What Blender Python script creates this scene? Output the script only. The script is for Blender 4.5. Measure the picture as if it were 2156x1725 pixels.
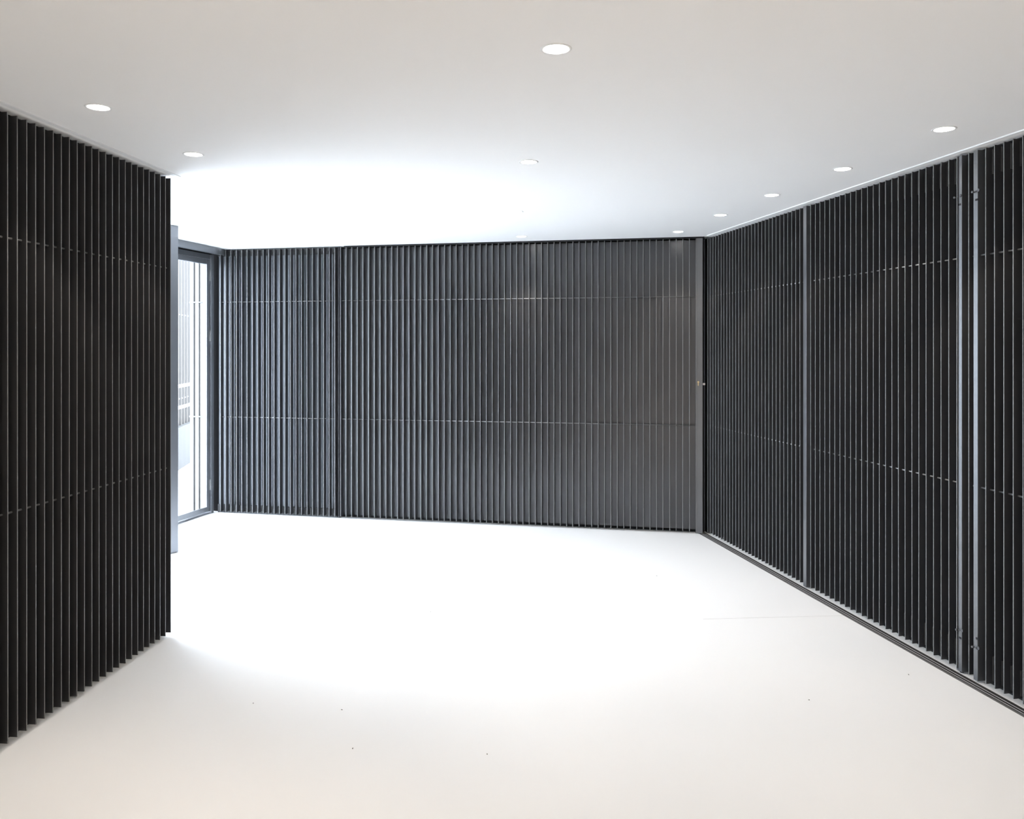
import bpy, bmesh, math, random
from mathutils import Vector, Matrix

random.seed(7)
for o in list(bpy.data.objects):
    bpy.data.objects.remove(o, do_unlink=True)
SC = bpy.context.scene
COL = SC.collection

# ---------------------------------------------------------------- camera
F, CX, HY, ZC = 1730.0, 1078.0, 733.0, 1.636      # focal length and horizon in pixels of a 2156 x 1725 frame
CEIL = 2.615
cam_d = bpy.data.cameras.new('camera')
cam = bpy.data.objects.new('camera', cam_d)
COL.objects.link(cam)
cam_d.sensor_fit = 'HORIZONTAL'
cam_d.sensor_width = 36.0
cam_d.lens = 36.0 * F / 2156.0
cam_d.shift_y = -(862.5 - HY) / 2156.0
cam_d.clip_start = 0.05
cam.location = (0, 0, ZC)
cam.rotation_euler = (math.radians(90), 0, 0)
SC.camera = cam

# ---------------------------------------------------------------- sky, exposure
SKY = 20.5
LAMP_W = 16.0
REAR_FILL_W = 88.0
w = bpy.data.worlds.new('sky')
SC.world = w
w.use_nodes = True
bg = w.node_tree.nodes['Background']
bg.inputs[0].default_value = (0.79, 0.87, 1.0, 1)
bg.inputs[1].default_value = SKY
SC.view_settings.view_transform = 'Standard'
SC.view_settings.look = 'None'
SC.view_settings.gamma = 1.0
SC.view_settings.use_curve_mapping = False
SC.view_settings.exposure = 0.0

# light comes in through the glazed front: a portal only guides the sky's own light
FC = Vector((-2.985, 8.14))                       # corner of the glazed front, at the back wall
FU = Vector((-0.2275, -0.9738))                   # along the glazed front, towards the camera
FN = Vector((-0.9738, 0.2275))                    # outwards
def facade(s, out=0.0):
    return FC + FU * s + FN * out
pl = bpy.data.lights.new('sky_portal', 'AREA')
pl.shape = 'RECTANGLE'
pl.size = 4.0
pl.size_y = 2.5
pl.cycles.is_portal = True
po = bpy.data.objects.new('sky_portal', pl)
COL.objects.link(po)
c = facade(2.0, 0.02)
po.location = (c.x, c.y, 1.28)
po.rotation_euler = Vector((-FN.x, -FN.y, 0)).to_track_quat('-Z', 'Z').to_euler()

# ---------------------------------------------------------------- materials
def material(name, color, rough=0.5, metal=0.0, spec=0.5, bump=None, vary=None, emit=None):
    m = bpy.data.materials.new(name)
    m.use_nodes = True
    nt = m.node_tree
    b = nt.nodes['Principled BSDF']
    b.inputs['Base Color'].default_value = (*color, 1)
    b.inputs['Roughness'].default_value = rough
    b.inputs['Metallic'].default_value = metal
    b.inputs['Specular IOR Level'].default_value = spec
    if emit:
        b.inputs['Emission Color'].default_value = (*emit[0], 1)
        b.inputs['Emission Strength'].default_value = emit[1]
    tc = nt.nodes.new('ShaderNodeTexCoord')
    if vary:
        scale, amount = vary
        n = nt.nodes.new('ShaderNodeTexNoise')
        n.inputs['Scale'].default_value = scale
        n.inputs['Detail'].default_value = 6
        nt.links.new(tc.outputs['Object'], n.inputs['Vector'])
        r = nt.nodes.new('ShaderNodeMix')
        r.data_type = 'RGBA'
        r.inputs[6].default_value = (*[x * (1 - amount) for x in color], 1)
        r.inputs[7].default_value = (*[min(1, x * (1 + amount)) for x in color], 1)
        nt.links.new(n.outputs['Fac'], r.inputs[0])
        nt.links.new(r.outputs[2], b.inputs['Base Color'])
    if bump:
        scale, dist = bump
        n2 = nt.nodes.new('ShaderNodeTexNoise')
        n2.inputs['Scale'].default_value = scale
        n2.inputs['Detail'].default_value = 3
        nt.links.new(tc.outputs['Object'], n2.inputs['Vector'])
        bp = nt.nodes.new('ShaderNodeBump')
        bp.inputs['Distance'].default_value = dist
        bp.inputs['Strength'].default_value = 0.6
        nt.links.new(n2.outputs['Fac'], bp.inputs['Height'])
        nt.links.new(bp.outputs[0], b.inputs['Normal'])
    return m

M_EDGE = material('lit_slat_edge_steel', (0.195, 0.193, 0.192), 0.5, 0.25, 0.5, vary=(14, 0.10))  # lighter slat steel: the light caught by the front edges, painted in
M_SLAT = material('dark_grey_coated_steel', (0.100, 0.101, 0.106), 0.42, 0.70, 0.5, vary=(9, 0.10))
M_STILE = material('grey_coated_steel', (0.165, 0.167, 0.173), 0.32, 0.6, 0.5, bump=(260, 0.0006), vary=(12, 0.06))
M_FIN = material('blue_grey_coated_jamb', (0.27, 0.28, 0.305), 0.32, 0.7, 0.5, vary=(8, 0.05))
M_PLATE = material('grey_fixing_plate', (0.21, 0.21, 0.215), 0.35, 0.6, 0.5, vary=(20, 0.1))
M_SHEET2 = material('mid_grey_ribbed_sheet', (0.22, 0.232, 0.258), 0.4, 0.4, 0.5, vary=(4, 0.12))
M_SHEET = material('dark_grey_backing_sheet', (0.105, 0.109, 0.118), 0.27, 0.45, 0.5, vary=(4, 0.12))
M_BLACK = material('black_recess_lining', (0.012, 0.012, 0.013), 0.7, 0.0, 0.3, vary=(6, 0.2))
M_FRAME = material('door_frame_grey_steel', (0.22, 0.23, 0.25), 0.40, 0.6, 0.5, vary=(8, 0.08))
M_FLOOR = material('white_resin_floor', (0.93, 0.912, 0.89), 0.55, 0.0, 0.15, vary=(1.3, 0.012))
M_CEIL = material('white_painted_ceiling', (0.93, 0.922, 0.912), 0.9, 0.0, 0.2, vary=(2.0, 0.008))
M_PLASTER = material('white_plaster', (0.90, 0.885, 0.87), 0.9, 0.0, 0.2, vary=(3.0, 0.02))
M_TRIM = material('white_aluminium_trim', (0.82, 0.82, 0.82), 0.5, 0.0, 0.4, vary=(5, 0.01))
M_CONC = material('rough_dark_mortar', (0.10, 0.102, 0.105), 0.95, 0.0, 0.2, bump=(90, 0.006), vary=(60, 0.35))
M_TRACK = material('dark_track_groove', (0.03, 0.027, 0.025), 0.7, 0.0, 0.4, vary=(30, 0.2))
M_RAIL = material('steel_track_rail', (0.62, 0.60, 0.58), 0.4, 0.3, 0.5, vary=(40, 0.2))
M_PROFILE = material('dull_track_profile', (0.19, 0.183, 0.175), 0.45, 0.4, 0.5, vary=(40, 0.2))
M_STEEL_DARK = material('grey_painted_rod', (0.27, 0.27, 0.275), 0.38, 0.6, 0.5, vary=(20, 0.08))
M_BRASS = material('brass_lock', (0.62, 0.50, 0.30), 0.3, 0.9, 0.5, vary=(50, 0.1))
M_STEEL = material('bare_steel', (0.45, 0.45, 0.46), 0.3, 0.9, 0.5, vary=(50, 0.1))
M_GROUND = material('pale_courtyard_paving', (0.62, 0.62, 0.62), 0.9, 0.0, 0.2, vary=(1.0, 0.03))
M_OUTWALL = material('grey_courtyard_plinth', (0.064, 0.062, 0.060), 0.9, 0.0, 0.2, vary=(2.0, 0.04))
M_OUTSLAT = material('grey_courtyard_slats', (0.15, 0.142, 0.135), 0.5, 0.2, 0.4, vary=(6, 0.05))
M_RAILING = material('pale_handrail_paint', (0.45, 0.46, 0.48), 0.5, 0.0, 0.4, vary=(6, 0.03))
M_JOINT = material('floor_joint_grout', (0.6, 0.58, 0.55), 0.9, 0.0, 0.2, vary=(20, 0.1))
M_DUST = material('dark_floor_grit', (0.25, 0.22, 0.2), 0.9, 0.0, 0.2, vary=(20, 0.1))
M_LENS = material('lit_downlight_lens', (1, 0.98, 0.94), 0.5, 0.0, 0.2, emit=((1.0, 0.95, 0.87), 28.0))

def glass_material():
    m = bpy.data.materials.new('clear_door_glass')
    m.use_nodes = True
    nt = m.node_tree
    nt.nodes.clear()
    out = nt.nodes.new('ShaderNodeOutputMaterial')
    mix = nt.nodes.new('ShaderNodeMixShader')
    tr = nt.nodes.new('ShaderNodeBsdfTransparent')
    tr.inputs[0].default_value = (0.95, 0.97, 0.97, 1)
    gl = nt.nodes.new('ShaderNodeBsdfGlossy')
    gl.inputs['Roughness'].default_value = 0.02
    lw = nt.nodes.new('ShaderNodeLayerWeight')
    lw.inputs[0].default_value = 0.5
    pw = nt.nodes.new('ShaderNodeMath'); pw.operation = 'POWER'; pw.inputs[1].default_value = 5.0
    ma = nt.nodes.new('ShaderNodeMath'); ma.operation = 'MULTIPLY_ADD'; ma.inputs[1].default_value = 0.5; ma.inputs[2].default_value = 0.03
    nt.links.new(lw.outputs['Facing'], pw.inputs[0])
    nt.links.new(pw.outputs[0], ma.inputs[0])
    nt.links.new(ma.outputs[0], mix.inputs[0])
    nt.links.new(tr.outputs[0], mix.inputs[1])
    nt.links.new(gl.outputs[0], mix.inputs[2])
    nt.links.new(mix.outputs[0], out.inputs[0])
    return m
M_GLASS = glass_material()

# ---------------------------------------------------------------- helpers
def quad_box(bm, x0, x1, y0, y1, z0, z1, M=None):
    vs = [bm.verts.new(p) for p in ((x0, y0, z0), (x1, y0, z0), (x1, y1, z0), (x0, y1, z0),
                                    (x0, y0, z1), (x1, y0, z1), (x1, y1, z1), (x0, y1, z1))]
    for f in ((0, 3, 2, 1), (4, 5, 6, 7), (0, 1, 5, 4), (1, 2, 6, 5), (2, 3, 7, 6), (3, 0, 4, 7)):
        bm.faces.new([vs[i] for i in f])
    if M:
        for v in vs:
            v.co = M @ v.co
    return vs

def prism(bm, pts, z0, z1):
    a = [bm.verts.new((p[0], p[1], z0)) for p in pts]
    b = [bm.verts.new((p[0], p[1], z1)) for p in pts]
    n = len(pts)
    bm.faces.new(list(reversed(a)))
    bm.faces.new(b)
    for i in range(n):
        bm.faces.new((a[i], a[(i + 1) % n], b[(i + 1) % n], b[i]))

def tube(bm, p0, p1, r, n=12):
    p0, p1 = Vector(p0), Vector(p1)
    d = (p1 - p0).normalized()
    q = d.to_track_quat('Z', 'Y')
    ra, rb = [], []
    for i in range(n):
        a = 2 * math.pi * i / n
        off = q @ Vector((r * math.cos(a), r * math.sin(a), 0))
        ra.append(bm.verts.new(p0 + off))
        rb.append(bm.verts.new(p1 + off))
    for i in range(n):
        f = bm.faces.new((ra[i], ra[(i + 1) % n], rb[(i + 1) % n], rb[i]))
        f.smooth = True
    bm.faces.new(list(reversed(ra)))
    bm.faces.new(rb)

def lathe(bm, profile, n=32):
    rings = []
    for r, z in profile:
        if r < 1e-6:
            rings.append([bm.verts.new((0, 0, z))])
        else:
            rings.append([bm.verts.new((r * math.cos(2 * math.pi * i / n), r * math.sin(2 * math.pi * i / n), z)) for i in range(n)])
    for a, b in zip(rings, rings[1:]):
        for i in range(n):
            j = (i + 1) % n
            if len(a) == 1 and len(b) > 1:
                f = bm.faces.new((a[0], b[j], b[i]))
            elif len(b) == 1:
                f = bm.faces.new((a[i], a[j], b[0]))
            else:
                f = bm.faces.new((a[i], a[j], b[j], b[i]))
            f.smooth = True

def obj(name, bm, m, parent=None, bevel=0.0):
    me = bpy.data.meshes.new(name)
    bmesh.ops.recalc_face_normals(bm, faces=bm.faces)
    bm.to_mesh(me)
    bm.free()
    me.materials.append(m)
    o = bpy.data.objects.new(name, me)
    COL.objects.link(o)
    o.parent = parent
    if bevel:
        md = o.modifiers.new('bevel', 'BEVEL')
        md.width = bevel
        md.segments = 2
        md.limit_method = 'ANGLE'
    return o

def box(name, x0, x1, y0, y1, z0, z1, m, parent=None, bevel=0.0):
    bm = bmesh.new()
    quad_box(bm, x0, x1, y0, y1, z0, z1)
    return obj(name, bm, m, parent, bevel)

def poly(name, pts, z0, z1, m, parent=None):
    bm = bmesh.new()
    prism(bm, pts, z0, z1)
    return obj(name, bm, m, parent)

def thing(name, label, cat, loc=(0, 0, 0), rotz=0.0, group=None):
    o = bpy.data.objects.new(name, None)
    COL.objects.link(o)
    o.empty_display_size = 0.1
    o.location = loc
    o.rotation_euler = (0, 0, rotz)
    o['label'] = label
    o['category'] = cat
    if group:
        o['group'] = group
    return o

def tag(o, label, cat, group=None):
    o['label'] = label
    o['category'] = cat
    if group:
        o['group'] = group
    return o

def struct(o, label, cat='wall'):
    o['kind'] = 'structure'
    o['label'] = label
    o['category'] = cat
    return o

def copy_of(o, parent=None):
    c = o.copy()
    COL.objects.link(c)
    if parent:
        c.parent = parent
    return c

# ---------------------------------------------------------------- wall lines (slat tip planes), read off the ground plan
class Line:
    """the plane of the slat tips; s runs left to right as seen from the room, d is depth behind the tips"""
    def __init__(self, p, q):
        self.p = Vector(p)
        self.q = Vector(q)
        self.u = (self.q - self.p).normalized()
        self.away = Vector((-self.u.y, self.u.x))
        self.rot = math.atan2(self.u.y, self.u.x)
    def at(self, s, d=0.0):
        return self.p + self.u * s + self.away * d
    def s_of_px(self, x):
        # where the sight line through column x meets the tip plane
        k = (x - CX) / F                       # X = k * Y
        # p.x + s u.x = k (p.y + s u.y)
        return (k * self.p.y - self.p.x) / (self.u.x - k * self.u.y)
LEFT = Line((-2.063, 3.311), (-1.937, 4.667))
RIGHT = Line((1.718, 7.214), (2.319, 3.722))
BACK = Line((-2.928, 8.130), (1.675, 7.207))

Z0, Z1 = 0.02, 2.60
ROD_Z = (0.954, 2.090)
PITCH = 0.0572

# ---------------------------------------------------------------- setting: floor, ceiling, walls
L_end = LEFT.s_of_px(360) + 0.004
R_start = RIGHT.s_of_px(1481)
fl = box('floor', -6.0, 4.6, -3.6, 8.9, -0.12, 0.0, M_FLOOR)
struct(fl, 'smooth white resin floor', 'floor')
# the slab stops at the glazed front
bm = bmesh.new()
a = facade(-1.0, 0.16); b = facade(5.2, 0.16)
prism(bm, [(4.6, 8.9), (a.x, 8.9), (a.x, a.y), (b.x, b.y), (b.x, -3.6), (4.6, -3.6)][::-1], -0.12, 0.0)
old = fl.data
bmesh.ops.recalc_face_normals(bm, faces=bm.faces)
bm.to_mesh(old); bm.free()
bm = bmesh.new()
prism(bm, [(4.6, 8.9), (a.x, 8.9), (a.x, a.y), (b.x, b.y), (b.x, -3.6), (4.6, -3.6)][::-1], CEIL, CEIL + 0.2)
struct(obj('ceiling', bm, M_CEIL), 'smooth white ceiling with recessed downlights', 'ceiling')

def ground(x, y, z=0.0):
    Y = F * (ZC - z) / (y - HY)
    return Vector(((x - CX) * Y / F, Y))

# fine joint in the floor running to the track
g0, g1 = ground(1480, 1304), ground(1776, 1296.5)
d = (g1 - g0).normalized(); n = Vector((-d.y, d.x)) * 0.0007
poly('joint', [g0 - n, g1 - n, g1 + n, g0 + n], 0.0, 0.0006, M_JOINT, fl)
bm = bmesh.new()
for x, y in ((1703, 1474), (1383, 1213), (535, 1481), (907, 1289), (742, 1577), (1024, 1588), (1914, 1421), (720, 1495)):
    g = ground(x, y)
    for k in range(2):
        ox, oy = random.uniform(-.004, .004), random.uniform(-.004, .004)
        quad_box(bm, g.x + ox - .0016, g.x + ox + .0016, g.y + oy - .0016, g.y + oy + .0016, 0.0, 0.002)
obj('grit', bm, M_DUST, fl)['kind'] = 'stuff'

g = ground(2025, 1416)
bm = bmesh.new()
tube(bm, (g.x, g.y, 0.0), (g.x, g.y, 0.0008), 0.009, 20)
obj('bolt_socket', bm, M_BLACK, fl)['label'] = 'round black bolt hole in the floor'

def wall_box(name, line, s0, s1, d0, d1, m, label, z0=0.0, z1=CEIL):
    o = poly(name, [line.at(s0, d0), line.at(s1, d0), line.at(s1, d1), line.at(s0, d1)], z0, z1, m)
    return struct(o, label, 'wall')
DEP = 0.055
BK = 0.062
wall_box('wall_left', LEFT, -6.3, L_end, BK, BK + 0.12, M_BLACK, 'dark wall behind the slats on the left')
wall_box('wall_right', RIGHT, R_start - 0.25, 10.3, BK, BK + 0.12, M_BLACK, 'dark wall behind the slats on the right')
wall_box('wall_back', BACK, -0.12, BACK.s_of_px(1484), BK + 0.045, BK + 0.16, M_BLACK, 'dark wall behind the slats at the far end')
# behind the camera
pA = LEFT.at(-6.2, 0); pB = RIGHT.at(10.2, 0)
dAB = (pB - pA).normalized(); nAB = Vector((dAB.y, -dAB.x))
struct(poly('wall_rear', [pA, pB, pB + nAB * 0.12, pA + nAB * 0.12][::-1], 0, CEIL, M_PLASTER), 'white plaster wall behind the viewer', 'wall')
# end wall of the glazed passage, hidden behind the left wall
fa = facade(4.35, 0.0); la = LEFT.at(-0.55, BK + 0.12)
dd = (la - fa).normalized(); nn = Vector((dd.y, -dd.x))
struct(poly('wall_passage', [fa, la, la + nn * 0.12, fa + nn * 0.12][::-1], 0, CEIL, M_PLASTER), 'white end wall of the glazed passage', 'wall')

# ceiling trims along both side walls, dark shadow gap above the back panels
def strip(name, line, s0, s1, d0, d1, z0, z1, m, label):
    o = poly(name, [line.at(s0, d0), line.at(s1, d0), line.at(s1, d1), line.at(s0, d1)], z0, z1, m)
    return struct(o, label, 'trim')
strip('trim_1', RIGHT, 0.08, 9.5, -0.040, -0.022, CEIL - 0.006, CEIL, M_TRIM, 'thin white ceiling trim above the right slats')
strip('trim_2', LEFT, -5.6, L_end + 0.02, -0.046, -0.020, CEIL - 0.004, CEIL, M_TRIM, 'thin white ceiling trim above the left slats')
strip('trim_3', BACK, BACK.s_of_px(724), BACK.s_of_px(1483), 0.002, 0.060, Z1 + 0.001, CEIL, M_BLACK, 'black shadow gap above the wide back panel')

# ---------------------------------------------------------------- slatted panels
def slat_mesh(m, depth=DEP, z0=Z0, z1=Z1, t=0.0055, ch=0.0008, edge=None):
    bm = bmesh.new()
    prism(bm, [(-t/2, ch), (-t/2 + ch, 0), (t/2 - ch, 0), (t/2, ch), (t/2, depth), (-t/2, depth)], z0, z1)
    me = bpy.data.meshes.new('slat')
    bmesh.ops.recalc_face_normals(bm, faces=bm.faces)
    bm.to_mesh(me); bm.free()
    me.materials.append(m)
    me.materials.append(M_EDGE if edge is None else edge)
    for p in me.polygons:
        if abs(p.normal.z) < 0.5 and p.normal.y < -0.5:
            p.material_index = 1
    return me
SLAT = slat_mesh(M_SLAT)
bm = bmesh.new(); quad_box(bm, 0.003, 0.009, 0.033, 0.047, 0, 0.118)
BRACKET = bpy.data.meshes.new('bracket'); bm.to_mesh(BRACKET); bm.free(); BRACKET.materials.append(M_PLATE)

def panel(line, s0, slats, label, sheet=(None, None), rods=True, bracket_from=None, ribs=False, group=None, z0=Z0, sheet_mat=None, jitter=0.0011):
    """slats: positions along the line, measured from s0"""
    p = line.at(s0)
    t = thing('slatted_screen', label, 'slatted screen', (p.x, p.y, 0), line.rot, group)
    lo, hi = sheet
    lo = slats[0] - 0.02 if lo is None else lo - s0
    hi = slats[-1] + 0.02 if hi is None else hi - s0
    bm = bmesh.new()
    if ribs:
        quad_box(bm, lo, hi, DEP + 0.022, DEP + 0.026, Z0 + 0.06, Z1 - 0.05)
        k = lo + 0.02
        while k < hi - 0.01:
            quad_box(bm, k, k + 0.006, DEP + 0.006, DEP + 0.022, Z0 + 0.06, Z1 - 0.05)
            quad_box(bm, k + 0.024, k + 0.030, DEP + 0.012, DEP + 0.022, Z0 + 0.06, Z1 - 0.05)
            k += PITCH * 0.93
    else:
        quad_box(bm, lo, hi, DEP, DEP + 0.004, Z0 + 0.012, Z1 - 0.008)
    obj('backing_sheet', bm, sheet_mat or M_SHEET, t)
    if ribs:
        for za, zb in ((0.0, Z0 + 0.06), (Z1 - 0.052, CEIL)):
            bm = bmesh.new()
            quad_box(bm, lo, hi, DEP + 0.002, DEP + 0.03, za, zb)
            obj('mortar_band', bm, M_CONC, t)['label'] = 'rough dark mortar band'
    for i, x in enumerate(slats):
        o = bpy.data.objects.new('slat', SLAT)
        COL.objects.link(o)
        o.parent = t
        tilt = random.uniform(-jitter, jitter)
        o.location = (x - tilt * 1.3, 0, 0)
        o.rotation_euler = (0, tilt, random.uniform(-0.012, 0.012))
        if bracket_from is not None and i >= bracket_from:
            for zb in (Z0 + 0.012, Z1 - 0.125):
                bo = bpy.data.objects.new('bracket', BRACKET)
                COL.objects.link(bo)
                bo.parent = o
                bo.location = (0, 0, zb)
    if rods:
        for z in ROD_Z:
            bm = bmesh.new()
            tube(bm, (slats[0] - (0.024 if ribs else 0.003), 0.0245, z), (slats[-1] + 0.003, 0.0245, z), 0.0042, 10)
            obj('rod', bm, M_STEEL_DARK, t)
    return t


def stile(t, x0, x1, d0=0.0, d1=DEP, z0=Z0 - 0.012, z1=Z1 + 0.004, m=None, label=None, name='stile'):
    o = box(name, x0, x1, d0, d1, z0, z1, m or M_STILE, t, 0.0012)
    if label:
        o['label'] = label
    return o

def spread(line, x_first, x_last, n):
    a, b = line.s_of_px(x_first), line.s_of_px(x_last)
    return a, [(b - a) * i / n for i in range(n + 1)]

# left wall: 24 slats in the picture, more beyond the frame
a, b = LEFT.s_of_px(16.6), LEFT.s_of_px(359.5)
pitch = (b - a) / 23
sl = [pitch * i for i in range(-34, 24)]
left_panel = panel(LEFT, a, sl, 'black slatted panel along the near left side, ending at the bright opening')

# back wall, narrow panel by the glazed door
s0, sl = spread(BACK, 464, 704.9, 21)
nb = panel(BACK, s0, sl, 'narrow dark grey slatted panel at the far end, right beside the glass door',
           sheet=(BACK.s_of_px(452), BACK.s_of_px(708)), ribs=True, jitter=0.0006, sheet_mat=M_SHEET2)
stile(nb, sl[-1] + 0.006, sl[-1] + 0.038, 0.034, 0.055, label='black vertical joint strip', m=M_BLACK)
stile(nb, sl[-1] + 0.028, sl[-1] + 0.034, 0.022, 0.04, label='thin dark edge strip', m=M_SLAT)
# back wall, wide panel
a, b = BACK.s_of_px(716.8), BACK.s_of_px(1465.8)
nw = round((b - a) / PITCH)
s0, sl = spread(BACK, 716.8, 1465.8, nw)
wb = panel(BACK, s0, sl, 'wide dark grey slatted panel filling most of the far wall', sheet=(BACK.s_of_px(718), None))
e = BACK.s_of_px(1479.5) - s0
stile(wb, sl[-1] + 0.003, e, 0.004, DEP, label='flat closing stile with a small lock')
lock_z = ZC - (806 - HY) * 7.22 / F
lx = BACK.s_of_px(1470.2) - s0
bm = bmesh.new()
tube(bm, (lx, 0.006, lock_z + 0.006), (lx, -0.010, lock_z + 0.006), 0.0085, 16)
quad_box(bm, lx - 0.004, lx + 0.004, -0.009, 0.004, lock_z - 0.026, lock_z + 0.004)
obj('lock_cylinder', bm, M_BRASS, wb)['label'] = 'brass lock cylinder'
box('latch', e, e + 0.022, 0.020, 0.034, lock_z - 0.022, lock_z - 0.004, M_STEEL, wb)['label'] = 'small steel latch tongue'

# right wall: three panels that slide on the floor track
s0, sl = spread(RIGHT, 1489.7, 1675.3, 27)
pa = panel(RIGHT, s0, sl + [sl[-1] + PITCH * 0.97], 'farthest black slatted panel on the right, beside the dark corner',
           sheet=(R_start, RIGHT.s_of_px(1689)))
stile(pa, RIGHT.s_of_px(1480.5) - s0, RIGHT.s_of_px(1484) - s0 + 0.02, 0.012, DEP, m=M_BLACK, label='black edge profile in the corner')
def bolt(t, x, z, d, mirrored=False):
    """a small sliding bolt: pin with a round knob, above its slot"""
    g = -1 if mirrored else 1
    bm = bmesh.new()
    tube(bm, (x + 0.010 * g, d + 0.004, z), (x - 0.022 * g, d - 0.008, z - 0.004), 0.0028, 10)
    tube(bm, (x - 0.022 * g, d - 0.003, z - 0.004), (x - 0.022 * g, d - 0.014, z - 0.004), 0.0055, 14)
    tube(bm, (x + 0.008 * g, d + 0.001, z), (x + 0.008 * g, d - 0.004, z), 0.0075, 14)
    obj('bolt', bm, M_SLAT, t)['label'] = 'small steel sliding bolt'
def slot(t, x, z, d, wdt=0.018, hgt=0.010):
    bm = bmesh.new()
    quad_box(bm, x - wdt / 2, x + wdt / 2, d - 0.0008, d + 0.001, z - hgt / 2, z + hgt / 2)
    obj('slot', bm, M_BLACK, t)['label'] = 'black slot hole'
# middle panel, with a square tube stile at each end
s0, sl = spread(RIGHT, 1706.6, 1949.6, 20)
st = (sl[-1]) / 20
sl = sl + [sl[-1] + st * k for k in (1, 2, 3, 4)]
slb = sl + [RIGHT.s_of_px(2039.5) - s0]
pb = panel(RIGHT, s0, slb[:-1], 'middle black slatted panel of the right side, between two pale vertical stiles',
           sheet=(RIGHT.s_of_px(1690), RIGHT.s_of_px(2026)), bracket_from=11)
xa = RIGHT.s_of_px(1690.5) - s0
stile(pb, xa, xa + 0.040, 0.002, DEP - 0.004, label='pale grey square tube stile')
xb = RIGHT.s_of_px(2011.5) - s0
xe = RIGHT.s_of_px(2023) - s0
stile(pb, xb, xe, 0.006, DEP - 0.004, label='pale grey square tube stile')
def z_at(line, x, y, d=0.0):
    q = line.at(line.s_of_px(x), d)
    return ZC + (HY - y) * q.y / F
bolt(pb, RIGHT.s_of_px(2018) - s0, z_at(RIGHT, 2018, 413), 0.006)
slot(pb, RIGHT.s_of_px(2018.5) - s0, z_at(RIGHT, 2018, 431), 0.006)
bolt(pb, RIGHT.s_of_px(2023) - s0 - 0.004, z_at(RIGHT, 2023, 1328), 0.006)
slot(pb, RIGHT.s_of_px(2023) - s0 - 0.012, z_at(RIGHT, 2026, 1347), 0.006)
for yy in (520, 684, 807, 955, 1036, 1172):
    bm = bmesh.new()
    zz = z_at(RIGHT, 1690, yy)
    quad_box(bm, xa - 0.006, xa, 0.010, 0.020, zz - 0.012, zz + 0.012)
    o = obj('hinge_pin', bm, M_STEEL_DARK, pb)
# nearest panel, running out of the frame
s1 = RIGHT.s_of_px(2048)
first = RIGHT.s_of_px(2075.2) - s1
sl2 = [RIGHT.s_of_px(2039.5) - s1] + [first + 0.0572 * k for k in range(58)]
pc = panel(RIGHT, s1, sl2, 'nearest black slatted panel on the right, cut off by the right edge of the picture',
           sheet=(RIGHT.s_of_px(2041), None), bracket_from=1)
stile(pc, 0.0, RIGHT.s_of_px(2057) - s1, 0.004, DEP - 0.004, label='pale grey square tube stile')
bolt(pc, 0.028, z_at(RIGHT, 2053, 402), 0.004)
slot(pc, 0.022, z_at(RIGHT, 2053, 421), 0.004)
slot(pc, 0.026, z_at(RIGHT, 2053, 1344), 0.004)
bolt(pc, 0.028, z_at(RIGHT, 2053, 1362), 0.004)
slot(pc, 0.028, z_at(RIGHT, 2053, 1363) - 0.004, 0.004)
bm = bmesh.new()
zz = z_at(RIGHT, 2053, 1344)
tube(bm, (0.022, 0.0, zz), (0.022, -0.004, zz - 0.045), 0.0012, 8)
obj('bolt_wire', bm, M_STEEL, pc)

# ---------------------------------------------------------------- floor track in front of the right panels
q = RIGHT.at(-0.10)
tr = thing('floor_track', 'dark double groove sliding track set in the floor along the right slats', 'track', (q.x, q.y, 0), RIGHT.rot)
TL = 9.0
box('groove_bed', 0.0, TL, -0.066, 0.001, 0.0, 0.0010, M_TRACK, tr)
for nme, y0, y1, zt, mm in (('rail', -0.0245, -0.0215, 0.0022, M_RAIL), ('rail', -0.0445, -0.0415, 0.0022, M_RAIL),
                            ('edge_profile', -0.0660, -0.0520, 0.0018, M_PROFILE)):
    box(nme, 0.0, TL, y0, y1, 0.0008, zt, mm, tr)

# ---------------------------------------------------------------- glazed front on the left
FROT = math.atan2(-FN.x, FN.y) if False else math.atan2(-FU.y, -FU.x)
def fpoly(name, s0, s1, o0, o1, z0, z1, m, parent=None, bevel=0.0):
    """box laid along the glazed front: s from the back corner towards the camera, o outwards"""
    bm = bmesh.new()
    prism(bm, [facade(s0, o0), facade(s1, o0), facade(s1, o1), facade(s0, o1)], z0, z1)
    return obj(name, bm, m, parent, bevel)
T_GL0 = 0.055        # glass starts here
# door leaf and frame
door = thing('door_1', 'grey steel framed glass door beside the far wall', 'door', (0, 0, 0))
door['kind'] = 'structure'
S_DOOR = 1.28
jm = fpoly('jamb', -0.03, 0.012, -0.015, 0.055, 0.0, 2.56, M_FRAME, door, 0.001)
fpoly('jamb', S_DOOR, S_DOOR + 0.045, -0.015, 0.055, 0.0, 2.56, M_FRAME, door, 0.001)
fpoly('transom', -0.03, S_DOOR + 0.045, 0.004, 0.045, 2.56, CEIL - 0.001, M_BLACK, door)
fpoly('head_frame', 0.012, S_DOOR, 0.0, 0.055, 2.515, 2.56, M_FRAME, door, 0.001)
leaf = fpoly('leaf_frame', 0.016, 0.062, 0.002, 0.048, 0.022, 2.510, M_FRAME, door, 0.001)
fpoly('leaf_frame', S_DOOR - 0.05, S_DOOR - 0.004, 0.002, 0.048, 0.022, 2.510, M_FRAME, door, 0.001)
fpoly('top_rail', 0.062, S_DOOR - 0.05, 0.004, 0.046, 2.462, 2.510, M_FRAME, door, 0.001)
fpoly('bottom_rail', 0.062, S_DOOR - 0.05, 0.004, 0.046, 0.022, 0.062, M_FRAME, door, 0.001)
fpoly('glazing_bead', 0.062, S_DOOR - 0.05, 0.000, 0.012, 0.062, 0.072, M_FRAME, door)
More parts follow.
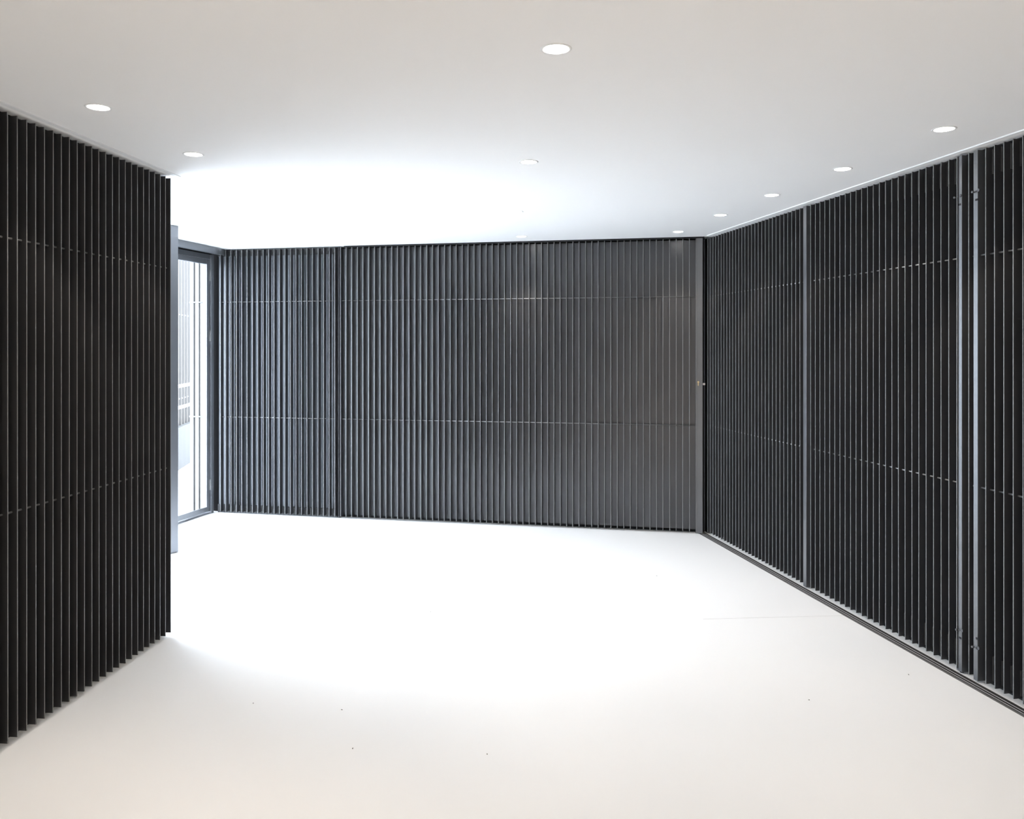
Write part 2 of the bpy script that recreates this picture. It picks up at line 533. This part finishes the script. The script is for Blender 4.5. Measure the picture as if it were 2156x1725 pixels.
fpoly('glass_pane', 0.062, S_DOOR - 0.05, 0.022, 0.028, 0.062, 2.462, M_GLASS, door)
def fz(y, depth=8.12):
    return ZC + (HY - y) * depth / F
for yy in (580, 707, 1021):
    z = fz(yy)
    bm = bmesh.new()
    A = facade(0.014, -0.004); 
    tube(bm, (A.x, A.y, z - 0.055), (A.x, A.y, z + 0.055), 0.0075, 12)
    prism(bm, [facade(0.004, -0.001), facade(0.030, -0.001), facade(0.030, 0.004), facade(0.004, 0.004)], z - 0.05, z + 0.05)
    obj('hinge', bm, M_STEEL_DARK, door)['label'] = 'slim steel hinge'
fpoly('threshold', 0.0, 4.35, 0.0, 0.11, -0.004, 0.008, M_FRAME, door)

# second glazed bay nearer the camera (behind the left wall)
win = thing('window_1', 'fixed glazing of the passage beside the glass door', 'window')
win['kind'] = 'structure'
for sa, sb in ((S_DOOR + 0.047, S_DOOR + 0.10), (2.80, 2.85), (4.30, 4.35)):
    fpoly('mullion', sa, sb, 0.0, 0.055, 0.0, 2.56, M_FRAME, win)
fpoly('transom', S_DOOR + 0.047, 4.35, 0.004, 0.045, 2.56, CEIL - 0.001, M_BLACK, win)
fpoly('top_rail', S_DOOR + 0.10, 4.30, 0.0, 0.055, 2.50, 2.56, M_FRAME, win)
fpoly('bottom_rail', S_DOOR + 0.10, 4.30, 0.0, 0.055, 0.008, 0.05, M_FRAME, win)
fpoly('glass_pane', S_DOOR + 0.10, 2.80, 0.024, 0.030, 0.05, 2.50, M_GLASS, win)
fpoly('glass_pane', 2.85, 4.30, 0.024, 0.030, 0.05, 2.50, M_GLASS, win)

# steel lintel box in front of the door head
H0, H1 = Vector((-2.845, 8.14)), Vector((-3.000, 7.41))
hu = (H1 - H0).normalized()
H1 = H0 + hu * 1.36
ho = Vector((hu.y, -hu.x))
if ho.x > 0: ho = -ho
bm = bmesh.new()
prism(bm, [H0 + hu * 0.0, H1, H1 + ho * 0.012, H0 + ho * 0.012], CEIL - 0.062, CEIL)
prism(bm, [H0 + ho * 0.012, H1 + ho * 0.012, H1 + ho * 0.115, H0 + ho * 0.115], CEIL - 0.020, CEIL)
prism(bm, [H0 + ho * 0.050, H1 + ho * 0.050, H1 + ho * 0.058, H0 + ho * 0.058], CEIL - 0.058, CEIL)
tag(obj('lintel', bm, M_FRAME), 'grey steel lintel running under the ceiling over the glass door', 'lintel')

# grey steel fin standing between the left wall and the glass door
P0, P1 = Vector((-2.712, 6.512)), Vector((-2.674, 6.584))
pu = (P1 - P0).normalized()
pw = Vector((-pu.y, pu.x))
if pw.x > 0: pw = -pw
tgt = 0.50
bm = bmesh.new()
prism(bm, [P0, P1, P1 + pw * tgt, P0 + pw * tgt], 0.004, CEIL - 0.002)
tag(obj('steel_fin', bm, M_FIN, None, 0.002), 'tall grey steel jamb standing just right of the near left slats', 'jamb')

# ---------------------------------------------------------------- courtyard outside the glass
bm = bmesh.new()
prism(bm, [(-30, -12), (-1.5, -12), (-1.5, 3), (-3.3, 8.0), (-3.3, 30), (-30, 30)][::-1], -0.20, -0.125)
# keep the paving just below the slab's edge and outside it
bm.free()
bm = bmesh.new()
A = facade(-0.2, 0.17); B = facade(5.4, 0.17)
prism(bm, [(A.x, 30), (A.x, A.y), (B.x, B.y), (B.x, -12), (-30, -12), (-30, 30)], -0.10, -0.004)
struct(obj('floor_courtyard', bm, M_GROUND), 'pale paved ground outside the glass door', 'ground')

# the back wall's slats go on outside the glass
so, slo = BACK.s_of_px(397.5), None
slo = [BACK.s_of_px(x) - so for x in (401.5, 412.5, 423.0)]
p = BACK.at(so)
to = thing('slatted_screen', 'short pale slatted screen standing outside right behind the glass door', 'screen', (p.x, p.y, 0), BACK.rot)
SL2 = slat_mesh(M_OUTSLAT, 0.075, 0.0, Z1, 0.041, 0.002, M_OUTSLAT)
for x in slo:
    o = bpy.data.objects.new('slat', SL2); COL.objects.link(o); o.parent = to; o.location = (x + 0.012, 0, 0)
for z in ROD_Z:
    bm = bmesh.new(); tube(bm, (slo[0] - 0.01, -0.005, z), (slo[-1] + 0.05, -0.005, z), 0.006, 10)
    obj('rod', bm, M_STEEL_DARK, to)

# slatted fence on a plinth across the courtyard
FA, FB = Vector((-4.35, 10.35)), Vector((-4.66, 12.1))
fd = (FB - FA).normalized(); fo = Vector((-fd.y, fd.x))
if fo.x > 0: fo = -fo
FA = FA - fd * 1.2
FB = FB + fd * 0.9
struct(poly('wall_courtyard', [FA, FB, FB + fo * 0.25, FA + fo * 0.25], -0.004, 0.565, M_OUTWALL), 'low pale wall under the slatted fence outside', 'wall')
fence = thing('slatted_fence', 'pale vertical slat fence on the low wall outside the glass', 'fence', (FA.x, FA.y, 0.565), math.atan2(fd.y, fd.x))
ln = (FB - FA).length
side = 1 if (Matrix.Rotation(math.atan2(fd.y, fd.x), 2) @ Vector((0, 1))).dot(fo) > 0 else -1
def ybox(bm, x0, x1, a, b, z0, z1):
    ya, yb = sorted((a * side, b * side))
    quad_box(bm, x0, x1, ya, yb, z0, z1)
bm = bmesh.new(); ybox(bm, 0, ln, 0.14, 0.15, 0.0, 3.0); obj('backing_sheet', bm, M_OUTSLAT, fence)
bm = bmesh.new(); ybox(bm, 0, 0.012, 0.05, 0.14, 0.0, 3.0)
fs = obj('slat', bm, M_OUTSLAT, fence)
k = 0.19
while k < ln:
    o = copy_of(fs); o.location = (k, 0, 0); k += 0.19
for z in (2.10 - 0.565, 0.93 - 0.565):
    bm = bmesh.new(); tube(bm, (0, 0.08 * side, z), (ln, 0.08 * side, z), 0.008, 8); obj('rod', bm, M_RAILING, fence)

# pale handrail with two tubes
R0, R1 = Vector((-3.70, 8.75)), Vector((-4.06, 11.0))
rt = thing('handrail', 'pale handrail with two round rails outside the glass door', 'handrail', (R0.x, R0.y, 0))
rd = R1 - R0
for z in (1.20, 0.955):
    bm = bmesh.new(); tube(bm, (0, 0, z), (rd.x, rd.y, z), 0.019, 14); obj('rail', bm, M_RAILING, rt)
for k in (0.02, 0.98):
    bm = bmesh.new(); tube(bm, (rd.x * k, rd.y * k, -0.004), (rd.x * k, rd.y * k, 1.20), 0.016, 12); obj('post', bm, M_RAILING, rt)

# ---------------------------------------------------------------- recessed downlights
def downlight_proto():
    t = thing('downlight', '', 'downlight')
    bm = bmesh.new()
    lathe(bm, [(0.0415, 0.0), (0.0425, -0.002), (0.050, -0.002), (0.052, 0.0), (0.052, 0.004), (0.0415, 0.004), (0.0415, 0.0)], 40)
    obj('trim_ring', bm, M_TRIM, t)
    bm = bmesh.new()
    lathe(bm, [(0.0, -0.0065), (0.018, -0.0058), (0.034, -0.0030), (0.0425, 0.0005), (0.0425, 0.003)], 40)
    obj('lens', bm, M_LENS, t)
    return t
SPOT = bpy.data.lights.new('downlight_beam', 'SPOT')
SPOT.energy = LAMP_W
SPOT.color = (1.0, 0.89, 0.77)
SPOT.spot_size = math.radians(90)
SPOT.spot_blend = 0.30
SPOT.shadow_soft_size = 0.03
SPOT2 = SPOT.copy()               # boosted beam of unseen rear lamps, added to brighten the ceiling
SPOT2.energy = REAR_FILL_W
SPOT2.spot_size = math.radians(100)
proto = downlight_proto()
LIGHTS = [
    ((207, 226), 'lit round downlight nearest the left slats, larger of the two there', 'downlights by the left slats'),
    ((407, 325), 'lit round downlight farther along the left row, above the end of the left slats', 'downlights by the left slats'),
    ((1171, 103), 'largest lit round downlight, alone at the top centre of the ceiling', 'downlights along the middle of the ceiling'),
    ((1113, 341), 'lit round downlight mid-ceiling, second from the front of the centre row', 'downlights along the middle of the ceiling'),
    ((1087, 446), 'faint round downlight on the white ceiling, third from the front of the centre row', 'downlights along the middle of the ceiling'),
    ((1098, 498), 'faintest downlight of the centre row, just above the far slatted panel', 'downlights along the middle of the ceiling'),
    ((1988, 272), 'lit round downlight closest to the viewer in the right row', 'downlights by the right slats'),
    ((1774, 356), 'second lit downlight from the viewer in the right row', 'downlights by the right slats'),
    ((1625, 411), 'middle lit downlight of the five in the right row', 'downlights by the right slats'),
    ((1517, 453), 'fourth lit downlight from the viewer in the right row', 'downlights by the right slats'),
    ((1428, 488), 'smallest lit downlight of the right row, near the far right corner', 'downlights by the right slats'),
]
pos = []
for (x, y), lab, grp in LIGHTS:
    Y = F * (CEIL - ZC) / (HY - y)
    pos.append(((x - CX) * Y / F, Y, lab, grp))
extra = [(-1.79, 2.54), (-1.90, 1.72), (-2.0, 0.9), (0.15, 1.25), (0.15, -0.2), (0.15, -1.6), (2.12, 2.88), (2.28, 2.08), (2.45, 1.28), (2.75, -0.3), (-2.15, -0.7), (-0.9, -1.6), (1.6, -1.6)]  # unseen ceiling lamps, added to light the room
for x, y in extra:
    pos.append((x, y, 'unseen round downlight overhead, added to light the room', 'added unseen downlights'))
for i, (x, y, lab, grp) in enumerate(pos):
    if i == 0:
        t = proto
    else:
        t = copy_of(proto)
        for ch in ('trim_ring', 'lens'):
            src = [c for c in proto.children if c.name.split('.')[0] == ch][0]
            copy_of(src, t)
    t.location = (x, y, CEIL)
    t['label'] = lab
    t['group'] = grp
    so_ = bpy.data.objects.new('downlight_beam', SPOT2 if y < 1.0 else SPOT)
    COL.objects.link(so_)
    so_.location = (x, y, CEIL - 0.045)
